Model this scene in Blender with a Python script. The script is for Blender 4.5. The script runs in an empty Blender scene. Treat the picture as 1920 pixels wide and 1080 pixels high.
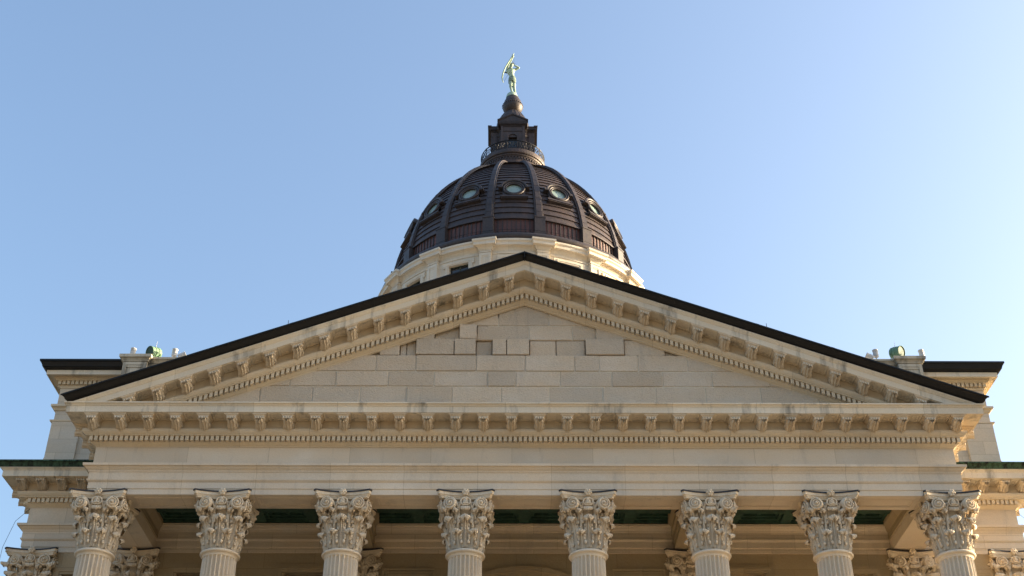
import bpy, bmesh, math, random
from math import sin, cos, pi, radians, sqrt, exp, atan2, hypot
from mathutils import Vector, Matrix
random.seed(7)
SC = bpy.context.scene
COL = SC.collection

# ------------------------------------------------------------------ camera, sky, sun, exposure
cd = bpy.data.cameras.new("camera")
cam = bpy.data.objects.new("camera", cd); COL.objects.link(cam)
cd.lens = 45.0; cd.sensor_width = 36.0; cd.clip_end = 5000
cam.location = (-0.72, -43.0, 1.7)
cam.rotation_euler = (radians(90 + 33.4), 0, radians(-0.3))
SC.camera = cam
SUN_EL, SUN_AZ = 14.5, 10.0          # azimuth: degrees behind the +X direction
w = bpy.data.worlds.new("World"); SC.world = w; w.use_nodes = True
wn = w.node_tree
sky = wn.nodes.new("ShaderNodeTexSky"); sky.sky_type = 'NISHITA'; sky.sun_disc = False
sky.sun_elevation = radians(SUN_EL); sky.sun_rotation = radians(90 - SUN_AZ)
sky.air_density = 1.15; sky.dust_density = 7.0; sky.ozone_density = 2.3; sky.altitude = 300
bg = wn.nodes["Background"]; bg.inputs[1].default_value = 0.15
wn.links.new(sky.outputs[0], bg.inputs[0])
sl = bpy.data.lights.new("sun", 'SUN'); sl.energy = 5.0; sl.angle = radians(0.5); sl.color = (1.0, 0.80, 0.53)
so = bpy.data.objects.new("sun", sl); COL.objects.link(so)
sd = Vector((cos(radians(SUN_EL)) * cos(radians(SUN_AZ)), cos(radians(SUN_EL)) * sin(radians(SUN_AZ)), sin(radians(SUN_EL))))
so.rotation_euler = sd.to_track_quat('Z', 'Y').to_euler()
SC.view_settings.view_transform = 'Standard'; SC.view_settings.look = 'None'
SC.view_settings.exposure = 1.58; SC.view_settings.gamma = 1.0
SC.render.engine = 'CYCLES'
SC.cycles.max_bounces = 6; SC.cycles.diffuse_bounces = 4

# ------------------------------------------------------------------ materials
def mat_base(name, rough=0.85, metal=0.0, spec=0.3):
    m = bpy.data.materials.new(name); m.use_nodes = True
    nt = m.node_tree; b = nt.nodes["Principled BSDF"]
    b.inputs["Roughness"].default_value = rough; b.inputs["Metallic"].default_value = metal
    b.inputs["Specular IOR Level"].default_value = spec
    return m, nt, b
def nd(nt, t, **k):
    n = nt.nodes.new(t)
    for a, v in k.items(): setattr(n, a, v)
    return n
def mixc(nt, fac, a, b, mode='MIX'):
    n = nd(nt, "ShaderNodeMix", data_type='RGBA', blend_type=mode)
    for s, v in ((n.inputs[0], fac), (n.inputs[6], a), (n.inputs[7], b)):
        if isinstance(v, bpy.types.NodeSocket): nt.links.new(v, s)
        elif isinstance(v, (int, float)): s.default_value = v
        else: s.default_value = (*v, 1)
    return n.outputs[2]
def coords(nt, scale=(1, 1, 1), loc=(0, 0, 0)):
    tc = nd(nt, "ShaderNodeNewGeometry"); mp = nd(nt, "ShaderNodeMapping")
    mp.inputs[3].default_value = scale; mp.inputs[1].default_value = loc
    nt.links.new(tc.outputs["Position"], mp.inputs[0]); return mp.outputs[0]
def noise(nt, vec, scale, detail=4, rough=0.6, lo=0.3, hi=0.7):
    n = nd(nt, "ShaderNodeTexNoise"); n.inputs["Scale"].default_value = scale
    n.inputs["Detail"].default_value = detail; n.inputs["Roughness"].default_value = rough
    nt.links.new(vec, n.inputs["Vector"])
    r = nd(nt, "ShaderNodeMapRange"); r.inputs[1].default_value = lo; r.inputs[2].default_value = hi
    nt.links.new(n.outputs["Fac"], r.inputs[0]); return r.outputs[0]
def bump(nt, b, h, strength, dist):
    n = nd(nt, "ShaderNodeBump"); n.inputs["Strength"].default_value = strength; n.inputs["Distance"].default_value = dist
    nt.links.new(h, n.inputs["Height"]); nt.links.new(n.outputs[0], b.inputs["Normal"])
def sc(c, f): return tuple(x * f for x in c)

def stone(name, col, bw=None, bh=50.0, boff=0.0, tint=0.10, stain=0.35, stain_lo=0.56, grey=(0.27, 0.25, 0.22), fine=0.5, mortar=0.012, tool=False):
    m, nt, b = mat_base(name, 0.9, 0, 0.2)
    col = (min(.8, col[0] * 1.07), min(.74, col[1] * 1.11), col[2] * 1.17)
    v = coords(nt)
    c = mixc(nt, noise(nt, v, 0.45, 5, 0.6), sc(col, 0.86), sc(col, 1.10))
    c = mixc(nt, noise(nt, coords(nt, (0.6, 0.6, 1.6), (3, 9, 4)), 0.8, 3), c, (col[0] * 1.02, col[1] * 0.95, col[2] * 0.86))
    if bw:
        tc = nd(nt, "ShaderNodeNewGeometry"); sx = nd(nt, "ShaderNodeSeparateXYZ"); nt.links.new(tc.outputs["Position"], sx.inputs[0])
        ge = nd(nt, "ShaderNodeNewGeometry"); sn = nd(nt, "ShaderNodeSeparateXYZ"); nt.links.new(ge.outputs["True Normal"], sn.inputs[0])
        ab = nd(nt, "ShaderNodeMath", operation='ABSOLUTE'); nt.links.new(sn.outputs[0], ab.inputs[0])
        gt = nd(nt, "ShaderNodeMath", operation='GREATER_THAN'); nt.links.new(ab.outputs[0], gt.inputs[0]); gt.inputs[1].default_value = .6
        ad = nd(nt, "ShaderNodeMix", data_type='FLOAT'); nt.links.new(gt.outputs[0], ad.inputs[0]); nt.links.new(sx.outputs[0], ad.inputs[2]); nt.links.new(sx.outputs[1], ad.inputs[3])
        a2 = nd(nt, "ShaderNodeMath", operation='ADD'); nt.links.new(ad.outputs[0], a2.inputs[0]); a2.inputs[1].default_value = 100.3 + boff
        cx = nd(nt, "ShaderNodeCombineXYZ"); nt.links.new(a2.outputs[0], cx.inputs[0]); nt.links.new(sx.outputs[2], cx.inputs[1])
        br = nd(nt, "ShaderNodeTexBrick"); nt.links.new(cx.outputs[0], br.inputs[0])
        br.inputs["Color1"].default_value = (1 - tint, 1 - tint, 1 - tint, 1); br.inputs["Color2"].default_value = (1 + tint, 1 + tint * .9, 1 + tint * .75, 1)
        br.inputs["Mortar"].default_value = (0.80, 0.78, 0.74, 1); br.inputs["Scale"].default_value = 1.0
        br.inputs["Mortar Size"].default_value = mortar; br.inputs["Brick Width"].default_value = bw; br.inputs["Row Height"].default_value = bh
        c = mixc(nt, 1.0, c, br.outputs[0], 'MULTIPLY')
    st = noise(nt, coords(nt, (1.3, 1.3, 0.22), (1.7, 0, 5)), 1.1, 6, 0.68, stain_lo, stain_lo + 0.16)
    mm = nd(nt, "ShaderNodeMath", operation='MULTIPLY'); nt.links.new(st, mm.inputs[0]); mm.inputs[1].default_value = stain
    c = mixc(nt, mm.outputs[0], c, grey)
    f = noise(nt, v, 26.0, 3, 0.7, 0.3, 0.7)
    c = mixc(nt, f, c, mixc(nt, 1.0, c, (0.86, 0.85, 0.84), 'MULTIPLY'))
    nt.links.new(c, b.inputs["Base Color"])
    if tool:
        gi = nd(nt, "ShaderNodeNewGeometry"); mr = nd(nt, "ShaderNodeMapRange"); nt.links.new(gi.outputs["Random Per Island"], mr.inputs[0]); mr.inputs[3].default_value = .84; mr.inputs[4].default_value = 1.06
        cb = nd(nt, "ShaderNodeCombineColor"); [nt.links.new(mr.outputs[0], cb.inputs[i]) for i in range(3)]
        c = mixc(nt, 1.0, c, cb.outputs[0], 'MULTIPLY'); nt.links.new(c, b.inputs["Base Color"])
        f2 = noise(nt, coords(nt, (5, 5, 9)), 2.2, 4, 0.75, 0.2, 0.8)
        bump(nt, b, f2, fine, 0.05)
    else:
        bump(nt, b, noise(nt, v, 9.0, 5, 0.7, 0.2, 0.8), fine, 0.02)
    return m
LIME = (0.63, 0.54, 0.425)
M = {}
M['arch'] = stone("architrave_limestone", LIME, 2.7, tint=.045, stain=.4)
M['frieze'] = stone("frieze_limestone", sc(LIME, .93), 3.0, boff=.7, tint=.08, stain=.4)
M['bed'] = stone("bed_moulding_limestone", (0.61, 0.515, 0.38), 2.6, tint=.07, stain=.2)
M['corona'] = stone("weathered_corona_limestone", (0.66, 0.58, 0.455), 3.1, boff=1.2, tint=.08, stain=.75, stain_lo=.53, grey=(.17, .165, .15))
M['carved'] = stone("carved_limestone", (0.66, 0.56, 0.425), fine=1.0, stain=.45, stain_lo=.54, grey=(.24, .21, .17))
M['shaft'] = stone("fluted_limestone", (0.65, 0.56, 0.44), stain=.35)
M['ashlar'] = stone("ashlar_limestone", sc(LIME, .95), 1.7, .72, tint=.12, stain=.3)
M['wing'] = stone("wing_limestone", sc(LIME, .95), 1.9, .62, tint=.08, stain=.25)
M['tymp'] = stone("tooled_tympanum_limestone", (0.70, 0.585, 0.45), stain=.28, fine=1.0, tool=True)
M['parapet'] = stone('sooty_parapet_limestone', (0.52, 0.46, 0.36), stain=.8, stain_lo=.47, grey=(.13, .125, .11))
M['mortar'] = stone('pale_lime_mortar', (0.72, 0.66, 0.54), stain=.2)
M['drum'] = stone("pale_drum_limestone", (0.62, 0.555, 0.455), 1.9, .72, tint=.05, stain=.2, stain_lo=.58)
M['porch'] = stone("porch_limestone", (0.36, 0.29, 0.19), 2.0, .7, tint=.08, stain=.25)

def metal(name, col, col2, rough=0.5, metalv=0.25, spec=0.5, scale=0.8, streak=(1, 1, 0.3)):
    m, nt, b = mat_base(name, rough, metalv, spec)
    c = mixc(nt, noise(nt, coords(nt, streak), scale, 5, 0.65, .35, .68), col, col2)
    c = mixc(nt, noise(nt, coords(nt, (1, 1, 1), (4, 4, 4)), 7, 4, .6, .3, .7), c, mixc(nt, 1.0, c, (.72, .72, .72), 'MULTIPLY'))
    nt.links.new(c, b.inputs["Base Color"])
    r = nd(nt, "ShaderNodeMapRange"); nt.links.new(noise(nt, coords(nt), 2.5, 4), r.inputs[0])
    r.inputs[3].default_value = rough - .1; r.inputs[4].default_value = rough + .12
    nt.links.new(r.outputs[0], b.inputs["Roughness"])
    bump(nt, b, noise(nt, coords(nt), 3.0, 3), .15, .03)
    return m
M['copper'] = metal("aged_brown_copper", (0.088, 0.062, 0.056), (0.052, 0.044, 0.046), .5, .15, .35, 1.2, (1, 1, .35))
M['rib'] = metal("dark_rib_copper", (0.070, 0.053, 0.050), (0.046, 0.040, 0.042), .48, .15, .35, 1.2)
M['red'] = metal("reddish_seamed_copper", (0.15, 0.060, 0.048), (0.08, 0.040, 0.036), .6, .1)
M['gutter'] = metal("black_gutter_metal", (0.010, 0.0095, 0.010), (0.006, 0.006, 0.007), .42, 0, .32)
M['verd'] = metal("streaked_green_copper", (0.006, 0.007, 0.007), (0.075, 0.15, 0.09), .65, 0, .25, 2.6, (2.6, 2.6, .1))
M['ceil'] = metal("green_copper_ceiling", (0.052, 0.115, 0.08), (0.028, 0.058, 0.045), .65, .05, .3, 1.5)
M['bronze'] = metal("pale_verdigris_bronze", (0.44, 0.56, 0.45), (0.33, 0.46, 0.38), .6, .1, .4, 2.0)
M['dkbronze'] = metal("dark_bronze", (0.07, 0.085, 0.06), (0.04, 0.05, 0.04), .6)
M['midbronze'] = metal('weathered_bronze', (0.22, 0.30, 0.23), (0.12, 0.17, 0.13), .6, .1, .4, 3.0)
M['drumgreen'] = metal("green_painted_steel", (0.17, 0.29, 0.17), (0.13, 0.23, 0.14), .5, 0, .4)
M['bounce_roof'] = metal('pale_bounce_roof', (0.50, 0.49, 0.46), (0.44, 0.43, 0.40), .8, 0, .2)  # unseen wing roof, made pale to bounce sunlight up onto the drum
M['white'] = metal("white_enamel", (0.66, 0.67, 0.68), (0.52, 0.53, 0.55), .4, 0, .5)
M['lead'] = metal("lead_flashing", (0.05, 0.05, 0.058), (0.028, 0.028, 0.033), .6, .1, .4, 3.0)
def glass(name, col, rough=.06, spec=.6, metalv=0.0):
    m, nt, b = mat_base(name, rough, metalv, spec)
    c = mixc(nt, noise(nt, coords(nt), 1.5, 3), col, sc(col, .8)); nt.links.new(c, b.inputs["Base Color"]); return m
M['glass'] = glass("dark_window_glass", (0.022, 0.026, 0.03))
M['oculus'] = glass("milky_green_glass", (0.28, 0.37, 0.34), .18, .6)
def groundmat():
    m, nt, b = mat_base("lawn_and_paving", .95, 0, .1)
    c = mixc(nt, noise(nt, coords(nt), .15, 5), (0.19, 0.16, 0.115), (0.25, 0.212, 0.16))
    c = mixc(nt, noise(nt, coords(nt), 6, 4), c, mixc(nt, 1.0, c, (.8, .8, .8), 'MULTIPLY'))
    nt.links.new(c, b.inputs["Base Color"]); return m
M['ground'] = groundmat()

# ------------------------------------------------------------------ mesh builder
class MB:
    def __init__(s): s.v = []; s.f = []; s.sm = []
    def add(s, vs, fs, smooth=False, T=None):
        o = len(s.v)
        for p in vs: s.v.append(tuple(T @ Vector(p)) if T else tuple(p))
        for f in fs: s.f.append([i + o for i in f]); s.sm.append(smooth)
        return s
    def box(s, x0, x1, y0, y1, z0, z1, T=None):
        v = [(x, y, z) for z in (z0, z1) for y in (y0, y1) for x in (x0, x1)]
        return s.add(v, [(0, 2, 3, 1), (4, 5, 7, 6), (0, 1, 5, 4), (2, 6, 7, 3), (0, 4, 6, 2), (1, 3, 7, 5)], False, T)
    def grid(s, rows, close_u=False, close_v=False, smooth=True, T=None):
        n, k = len(rows), len(rows[0]); v = [p for r in rows for p in r]; f = []
        for i in range(n if close_v else n - 1):
            for j in range(k if close_u else k - 1):
                a = i * k + j; b = i * k + (j + 1) % k; c = ((i + 1) % n) * k + (j + 1) % k; d = ((i + 1) % n) * k + j
                f.append((a, b, c, d))
        return s.add(v, f, smooth, T)
    def lathe(s, prof, seg=48, c=(0, 0), a0=0, a1=2 * pi, smooth=True, closed_prof=False, cap=False):
        full = abs(a1 - a0 - 2 * pi) < 1e-6; n = seg if full else seg + 1
        rows = [[(c[0] + r * sin(a0 + (a1 - a0) * i / seg), c[1] - r * cos(a0 + (a1 - a0) * i / seg), z) for i in range(n)] for r, z in prof]
        return s.grid(rows, full, closed_prof, smooth)
    def sweep(s, prof, path, closed_prof=True, smooth=False, caps=True):
        """prof: list of (o, z); path: function k -> (x, y) for offset o; given as list of functions"""
        rows = [[(*p(o), z) for o, z in prof] for p in path]
        s.grid(rows, closed_prof, False, smooth)
        if caps and closed_prof:
            n = len(prof)
            s.add(rows[0], [tuple(range(n))]); s.add(rows[-1], [tuple(range(n - 1, -1, -1))])
        return s
    def tube(s, pts, rad, seg=8, T=None, caps=True):
        pts = [Vector(p) for p in pts]; n = len(pts); rows = []; up = None
        for i, p in enumerate(pts):
            t = (pts[min(i + 1, n - 1)] - pts[max(i - 1, 0)]).normalized()
            if up is None: up = Vector((0, 0, 1)) if abs(t.z) < .9 else Vector((1, 0, 0))
            a = t.cross(up).normalized(); up = a.cross(t).normalized()
            r = rad[i] if isinstance(rad, (list, tuple)) else rad
            rows.append([p + (a * cos(2 * pi * j / seg) + up * sin(2 * pi * j / seg)) * r for j in range(seg)])
        s.grid(rows, True, False, True, T)
        if caps:
            s.add(rows[0], [tuple(range(seg - 1, -1, -1))], True, T); s.add(rows[-1], [tuple(range(seg))], True, T)
        return s
    def ball(s, c, r, seg=10, T=None, sz=1.0):
        rows = [[(c[0] + r * sin(pi * i / seg) * cos(2 * pi * j / seg), c[1] + r * sin(pi * i / seg) * sin(2 * pi * j / seg), c[2] + sz * r * cos(pi * i / seg)) for j in range(seg)] for i in range(seg + 1)]
        return s.grid(rows, True, False, True, T)
    def map(s, fn): s.v = [tuple(fn(Vector(p))) for p in s.v]; return s
    def build(s, name, mat, parent=None, normals=True, clip=None, bevel=0):
        me = bpy.data.meshes.new(name); me.from_pydata(s.v, [], s.f); me.materials.append(mat)
        for p, sm in zip(me.polygons, s.sm): p.use_smooth = sm
        bm = bmesh.new(); bm.from_mesh(me)
        if clip:
            bmesh.ops.bisect_plane(bm, geom=bm.verts[:] + bm.edges[:] + bm.faces[:], plane_co=clip[0], plane_no=clip[1], clear_inner=True)
        if normals: bmesh.ops.remove_doubles(bm, verts=bm.verts, dist=1e-5); bmesh.ops.recalc_face_normals(bm, faces=bm.faces)
        bm.to_mesh(me); bm.free()
        o = bpy.data.objects.new(name, me); COL.objects.link(o)
        if parent: o.parent = parent
        if bevel:
            b = o.modifiers.new("edge", 'BEVEL'); b.width = bevel; b.segments = 2; b.limit_method = 'ANGLE'; b.angle_limit = radians(50)
        return o
def tag(o, label=None, cat=None, group=None, kind=None):
    for k, v in (('label', label), ('category', cat), ('group', group), ('kind', kind)):
        if v: o[k] = v
    return o
def thing(name, label, cat, loc=(0, 0, 0), group=None):
    o = bpy.data.objects.new(name, None); COL.objects.link(o); o.location = loc; o.empty_display_size = .3
    return tag(o, label, cat, group)
def dup(o, parent=None):
    c = o.copy(); COL.objects.link(c)
    if parent: c.parent = parent
    for ch in list(o.children): dup(ch, c)
    return c
def upath(hw, y0, yend):
    return [lambda o: (-hw - o, yend), lambda o: (-hw - o, y0 - o), lambda o: (hw + o, y0 - o), lambda o: (hw + o, yend)]
def ring(mb, x0, x1, y0, y1, z0, z1, wd, f=None):
    """four bars forming a rectangular frame"""
    mb.box(x0, x1, y0, y0 + wd, z0, z1); mb.box(x0, x1, y1 - wd, y1, z0, z1)
    mb.box(x0, x0 + wd, y0 + wd, y1 - wd, z0, z1); mb.box(x1 - wd, x1, y0 + wd, y1 - wd, z0, z1)

# ------------------------------------------------------------------ ground
g = MB(); N = 24
g.add([(-3000, -3000, 0), (3000, -3000, 0), (3000, 3000, 0), (-3000, 3000, 0)], [(0, 1, 2, 3)])
tag(g.build("ground", M['ground']), kind='structure')

# ------------------------------------------------------------------ shared classical profiles
SL = 0.382; SLG = 0.378                                  # slope of the pediment
HW = 15.93
P_ARCH = [(-1.25, 21.03), (0, 21.03), (0, 21.24), (.03, 21.255), (.03, 21.50), (.045, 21.505), (.095, 21.565), (.10, 21.61), (.06, 21.625),
          (.06, 21.885), (.08, 21.89), (.10, 21.95), (.17, 22.01), (.20, 22.06), (.27, 22.08), (.28, 22.17), (.0, 22.20), (-1.25, 22.20)]
SOF = 23.885
P_BED = [(-.6, 22.932), (.03, 22.932), (.04, 22.965), (.09, 22.985), (.15, 23.03), (.19, 23.05), (.19, 23.06), (.17, 23.062), (.17, 23.245), (.33, 23.247),
         (.37, 23.255), (.37, 23.285), (.40, 23.295), (.46, 23.36), (.48, 23.42), (.48, 23.465), (.31, 23.47), (.31, SOF - .002), (-.6, SOF - .002)]
P_COR = [(-.6, SOF), (.99, SOF), (.99, 23.87), (1.02, 23.87), (1.02, 24.12), (1.04, 24.125), (1.05, 24.15), (1.08, 24.19), (1.12, 24.2), (1.12, 24.25), (-.6, 24.262)]
def dentils(mb, hw, y0, yend, z0=23.062, z1=23.243, o0=.16, o1=.33, step=.187, wd=.118, skip=None):
    n = int((2 * hw + 2 * o1 - .3) / step); n -= n % 2
    for i in range(-n // 2, n // 2 + 1):
        x = i * step
        if skip and skip(x): continue
        mb.box(x - wd / 2, x + wd / 2, y0 - o1, y0 - o0, z0, z1)
    k = int((yend - y0) / step)
    for i in range(k):
        y = y0 - o1 + .25 + i * step
        for s in (-1, 1):
            a, b = sorted((s * (hw + o0), s * (hw + o1)))
            mb.box(a, b, y, y + wd, z0, z1)
def modillion_meshes(slope=0.0, name="modillion"):
    """bracket hanging under z=0 from wall at y=0 out to y=-.62"""
    b = MB()
    under = [(0, -.40), (-.06, -.425), (-.14, -.42), (-.24, -.38), (-.34, -.32), (-.43, -.275), (-.50, -.25), (-.56, -.225), (-.585, -.18), (-.585, -.12), (-.57, -.09)]
    prof = [(0, -.075)] + under + [(-.5, -.075)]
    n = len(prof)
    for hw in (.168,):
        vl = [(-hw, y, z) for y, z in prof]; vr = [(hw, y, z) for y, z in prof]
        b.add(vl + vr, [tuple(range(n)), tuple(range(2 * n - 1, n - 1, -1))] + [(i, (i + 1) % n, n + (i + 1) % n, n + i) for i in range(n)])
    for wd, z0, z1, d in ((.195, -.135, -.0905, .615), (.225, -.09, -.0655, .64), (.262, -.065, -.0, .668)):
        b.box(-wd, wd, -d, 0.0, z0, z1)
    # scroll bolster across the front, with beads
    for k in range(4):
        x = -.135 + k * .09
        b.ball((x, -.60, -.182), .048, 7)
    for sgn in (-1, 1):                      # side scrolls
        for cy, cz, R in ((-.48, -.17, .075), (-.14, -.29, .11)):
            pts = [(sgn * .18, cy + R * (1 - t * .8) * cos(t * 4.2 * pi), cz + R * (1 - t * .8) * sin(t * 4.2 * pi)) for t in [q / 22 for q in range(23)]]
            b.tube(pts, .018, 5)
    l = MB(); rows = []
    V = 13
    for i in range(V):
        v = i / (V - 1)
        # follow underside from wall to the front, tip curls down
        s = v * (len(under) - 4); k = int(min(s, len(under) - 5)); fr = s - k
        y = under[k][0] * (1 - fr) + under[k + 1][0] * fr; z = under[k][1] * (1 - fr) + under[k + 1][1] * fr
        tip = max(0, (v - .72) / .28)
        z -= .02 + .075 * tip ** 2 * (1 if tip < .8 else .7); y -= .10 * tip
        wdt = .15 * (1.0 + .16 * abs(sin(v * pi * 3.2))) * (1 - .35 * max(0, v - .6) / .4)
        row = []
        for j in range(13):
            u = j / 6 - 1
            uu = u * (1.5 - .6 * v); row.append((u * wdt, y - .02 * tip * (1 - u * u), z - .05 * (1 - u * u) - min(1, v * 4) * (.045 * cos(uu * pi * 3) * (1 - .5 * tip) + .03 * exp(-(u / .12) ** 2)) + .05 * tip * u * u))
        rows.append(row)
    l.grid(rows)
    rows2 = [[(p[0], p[1] + .0, p[2] + .03) for p in r] for r in rows]; l.grid(rows2)
    if slope:
        f = lambda p: Vector((p.x, p.y, p.z - slope * p.x)); b.map(f); l.map(f)
    return b, l
def make_modillion(parent, slope=0.0):
    b, l = modillion_meshes(slope)
    m = b.build("modillion", M['carved'], parent); l.build("acanthus_leaf", M['carved'], m)
    return m

# ------------------------------------------------------------------ portico: entablature and pediment
PT = thing("portico_pediment", "broad limestone pediment and entablature carried by the eight front columns", "pediment", (0, 0, 21))
PT.location = (0, 0, 0)
UP = upath(HW, 0, 5.38)
MB().sweep(P_ARCH, UP).build("architrave", M['arch'], PT)
MB().sweep([(-1.25, 22.202), (0, 22.202), (0, 22.93), (-1.25, 22.93)], UP).build("frieze", M['frieze'], PT)
b = MB().sweep(P_BED, UP); dentils(b, HW, 0, 5.2); b.build("dentil_course", M['bed'], PT)
co = MB().sweep(P_COR, UP)
MODX = [-16.02 + 1.0335 * i for i in range(32)]
for i in range(31):                          # soffit coffers between the brackets
    xa, xb = MODX[i] + .275, MODX[i + 1] - .275
    ring(co, xa, xb, -.97, -.34, SOF - .032, SOF + .001, .07); ring(co, xa + .13, xb - .13, -.84, -.47, SOF - .018, SOF + .001, .04)
MODY = [.25 + 1.0 * i for i in range(5)]
for s in (-1, 1):
    for y in MODY:
        a, b_ = sorted((s * (HW + .34), s * (HW + .97))); ring(co, a, b_, y + .275, y + .725, SOF - .032, SOF + .001, .06)
co.build("corona", M['corona'], PT)
mod0 = make_modillion(PT); first = True
for x in MODX:
    o = mod0 if first else dup(mod0, PT); first = False
    o.location = (x, -.31, SOF - .001)
for s in (-1, 1):
    for y in MODY:
        o = dup(mod0, PT); o.location = (s * (HW + .31), y, SOF - .001); o.rotation_euler = (0, 0, s * pi / 2)
# panels in the underside of the architrave, between the columns
CX = [-15.43, -10.95, -6.6, -2.17, 2.25, 6.66, 11.04, 15.43]
for i in range(7):
    sp = MB()
    ring(sp, CX[i] + 1.15, CX[i + 1] - 1.15, .25, 1.0, 21.0, 21.031, .07); ring(sp, CX[i] + 1.27, CX[i + 1] - 1.27, .37, .88, 21.012, 21.031, .04)
    sp.build("soffit_panel", M["arch"], PT)
# raking cornice: straight sweep, then sheared down both slopes
def shear(p): return Vector((p.x, p.y, p.z - SL * abs(p.x)))
DZ = 6.395
def rake_path(xe): return [lambda o: (-xe, -o), lambda o: (0, -o), lambda o: (xe, -o)]
def rk(prof, k=1.06): return [(o, 23.9 + DZ + (z - 23.9) * k) for o, z in prof]
CL = ((0, 0, 24.2), (0, 0, 1))
bed = MB().sweep(rk([(-.05, 22.9)] + P_BED[1:-1] + [(-.05, SOF - .002)]), rake_path(16.6))
z0, z1 = rk([(0, 23.062)])[0][1], rk([(0, 23.243)])[0][1]
for i in range(75):
    for s in (-1, 1):
        x = s * (.1 + i * .187); bed.box(x - .058, x + .058, -.33, -.16, z0, z1)
bed.map(shear).build("raking_dentil_course", M['bed'], PT, clip=CL)
rc = MB().sweep(rk([(-.05, SOF), (.975, SOF), (.975, 23.87), (1.0, 23.87), (1.0, 24.10), (1.02, 24.105), (1.04, 24.14), (1.07, 24.18), (1.09, 24.2), (1.09, 24.245), (-.05, 24.25)]), rake_path(16.95))
RX = [.61 + 1.012 * i for i in range(15)]
zc = rk([(0, SOF)])[0][1]
for s in (-1, 1):
    for i in range(15):
        a, b_ = RX[i] + .275, RX[i] + 1.012 - .275
        a, b_ = sorted((s * a, s * b_)); ring(rc, a, b_, -.95, -.34, zc - .033, zc + .001, .07); ring(rc, a + .13, b_ - .13, -.84, -.47, zc - .018, zc + .001, .04)
ring(rc, -.33, 0, -.95, -.34, zc - .033, zc + .001, .06); ring(rc, 0, .33, -.95, -.34, zc - .033, zc + .001, .06)
rc.map(shear).build("raking_corona", M['corona'], PT, clip=CL)
for s in (-1, 1):
    m0 = make_modillion(PT, s * SL); fst = True
    for x in RX:
        o = m0 if fst else dup(m0, PT); fst = False
        o.location = (s * x, -.31, zc - .002 - SL * x)
# dark sima gutters on the rakes and along the eaves
GP = [(.6, 24.26), (1.06, 24.26), (1.07, 24.285), (1.11, 24.29), (1.16, 24.31), (1.21, 24.36), (1.25, 24.43), (1.29, 24.49), (1.31, 24.50), (1.37, 24.505), (1.37, 24.56), (1.33, 24.58), (1.0, 24.56), (.6, 24.42)]
GR = [(o, z + DZ - .02 - .03 * (z > 24.45)) for o, z in GP]
for s in (-1, 1):
    mb = MB().sweep(GR, [lambda o: (0.012 * s, -o), lambda o: (s * (16.05 + o * .80), -o)])
    for q in range(5):                       # lapped joints in the metal
        xq = s * (3.1 + 2.9 * q + random.uniform(-.15, .15)); mb.sweep([(o + .008, z) for o, z in GR[1:-2]], [lambda o: (xq - .06, -o), lambda o: (xq + .06, -o)])
    mb.map(lambda p: Vector((p.x, p.y, p.z - SLG * abs(p.x)))).build("gutter", M['gutter'], PT)
    MB().sweep([(o, z) for o, z in GP[1:-1]], [lambda o: (s * (15.85 + o * .93), -o * .93 + .2), lambda o: (s * (15.85 + o), 5.0)]).build("eaves_gutter", M['gutter'], PT)
MB().box(-.012, .012, -1.38, -.7, 30.62, 30.91).build("ridge_joint", M['gutter'], PT)
# roof of the portico
r = MB(); zr = 30.77
for s in (-1, 1):
    pts = [(0, -1.0, zr), (s * 16.9, -1.0, zr - SLG * 16.9), (s * 16.9, 20, zr - SLG * 16.9), (0, 20, zr)]
    low = [(x, y, z - .12) for x, y, z in pts]
    r.add(pts + low, [(0, 1, 2, 3), (7, 6, 5, 4), (0, 4, 5, 1), (1, 5, 6, 2), (2, 6, 7, 3), (3, 7, 4, 0)])
r.build("roof", M['gutter'], PT)
# tympanum of separate unfinished ashlar blocks
def rakez(x): return 29.52 - SL * abs(x)
def clip_poly(poly):
    for s in (-1, 1):
        out = []
        for i in range(len(poly)):
            a, b_ = poly[i], poly[(i + 1) % len(poly)]
            fa, fb = 29.52 - SL * s * a[0] - a[1], 29.52 - SL * s * b_[0] - b_[1]
            if fa >= 0: out.append(a)
            if (fa >= 0) != (fb >= 0):
                t = fa / (fa - fb); out.append((a[0] + (b_[0] - a[0]) * t, a[1] + (b_[1] - a[1]) * t))
        poly = out
        if len(poly) < 3: return None
    return poly
COURSES = [
    (24.1, 25.53, [(-15, 0), (-10.1, .0), (-8.1, .0), (-6.29, .01), (-4.52, 0), (-2.79, .01), (-.9, 0), (.93, .01), (2.97, 0), (5.0, .015), (6.9, 0), (9, .01), (11.2, 0), (15, None)]),
    (25.53, 26.2, [(-13, 0), (-9.0, .01), (-7.26, 0), (-5.25, .012), (-3.49, 0), (-1.44, -.004), (-.35, 0), (1.35, .01), (3.34, 0), (5.3, .012), (7.2, 0), (9.4, .01), (13, None)]),
    (26.2, 26.92, [(-12, .01), (-5.76, 0), (-4.21, -.012), (-1.88, 0), (.02, -.01), (1.93, .0), (2.88, .012), (4.39, 0), (6.3, .01), (12, None)]),
    (26.92, 27.65, [(-9, .18), (-5.66, .03), (-4.87, .18), (-4.62, .22), (-4.25, -.05), (-2.75, -.055), (-1.9, .20), (-1.27, -.03), (-.71, -.035), (.19, .13), (1.23, .14), (2.37, -.05), (3.89, .09), (5.48, .17), (9, None)]),
    (27.65, 28.32, [(-7, .16), (-4.25, .02), (-3.53, .22), (-2.57, -.03), (-1.87, .10), (.17, .105), (1.88, .11), (2.8, .03), (7, None)]),
    (28.32, 29.6, [(-4, .1), (-1.03, .1), (.97, .11), (4, None)]),
]
ty = MB()
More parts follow.
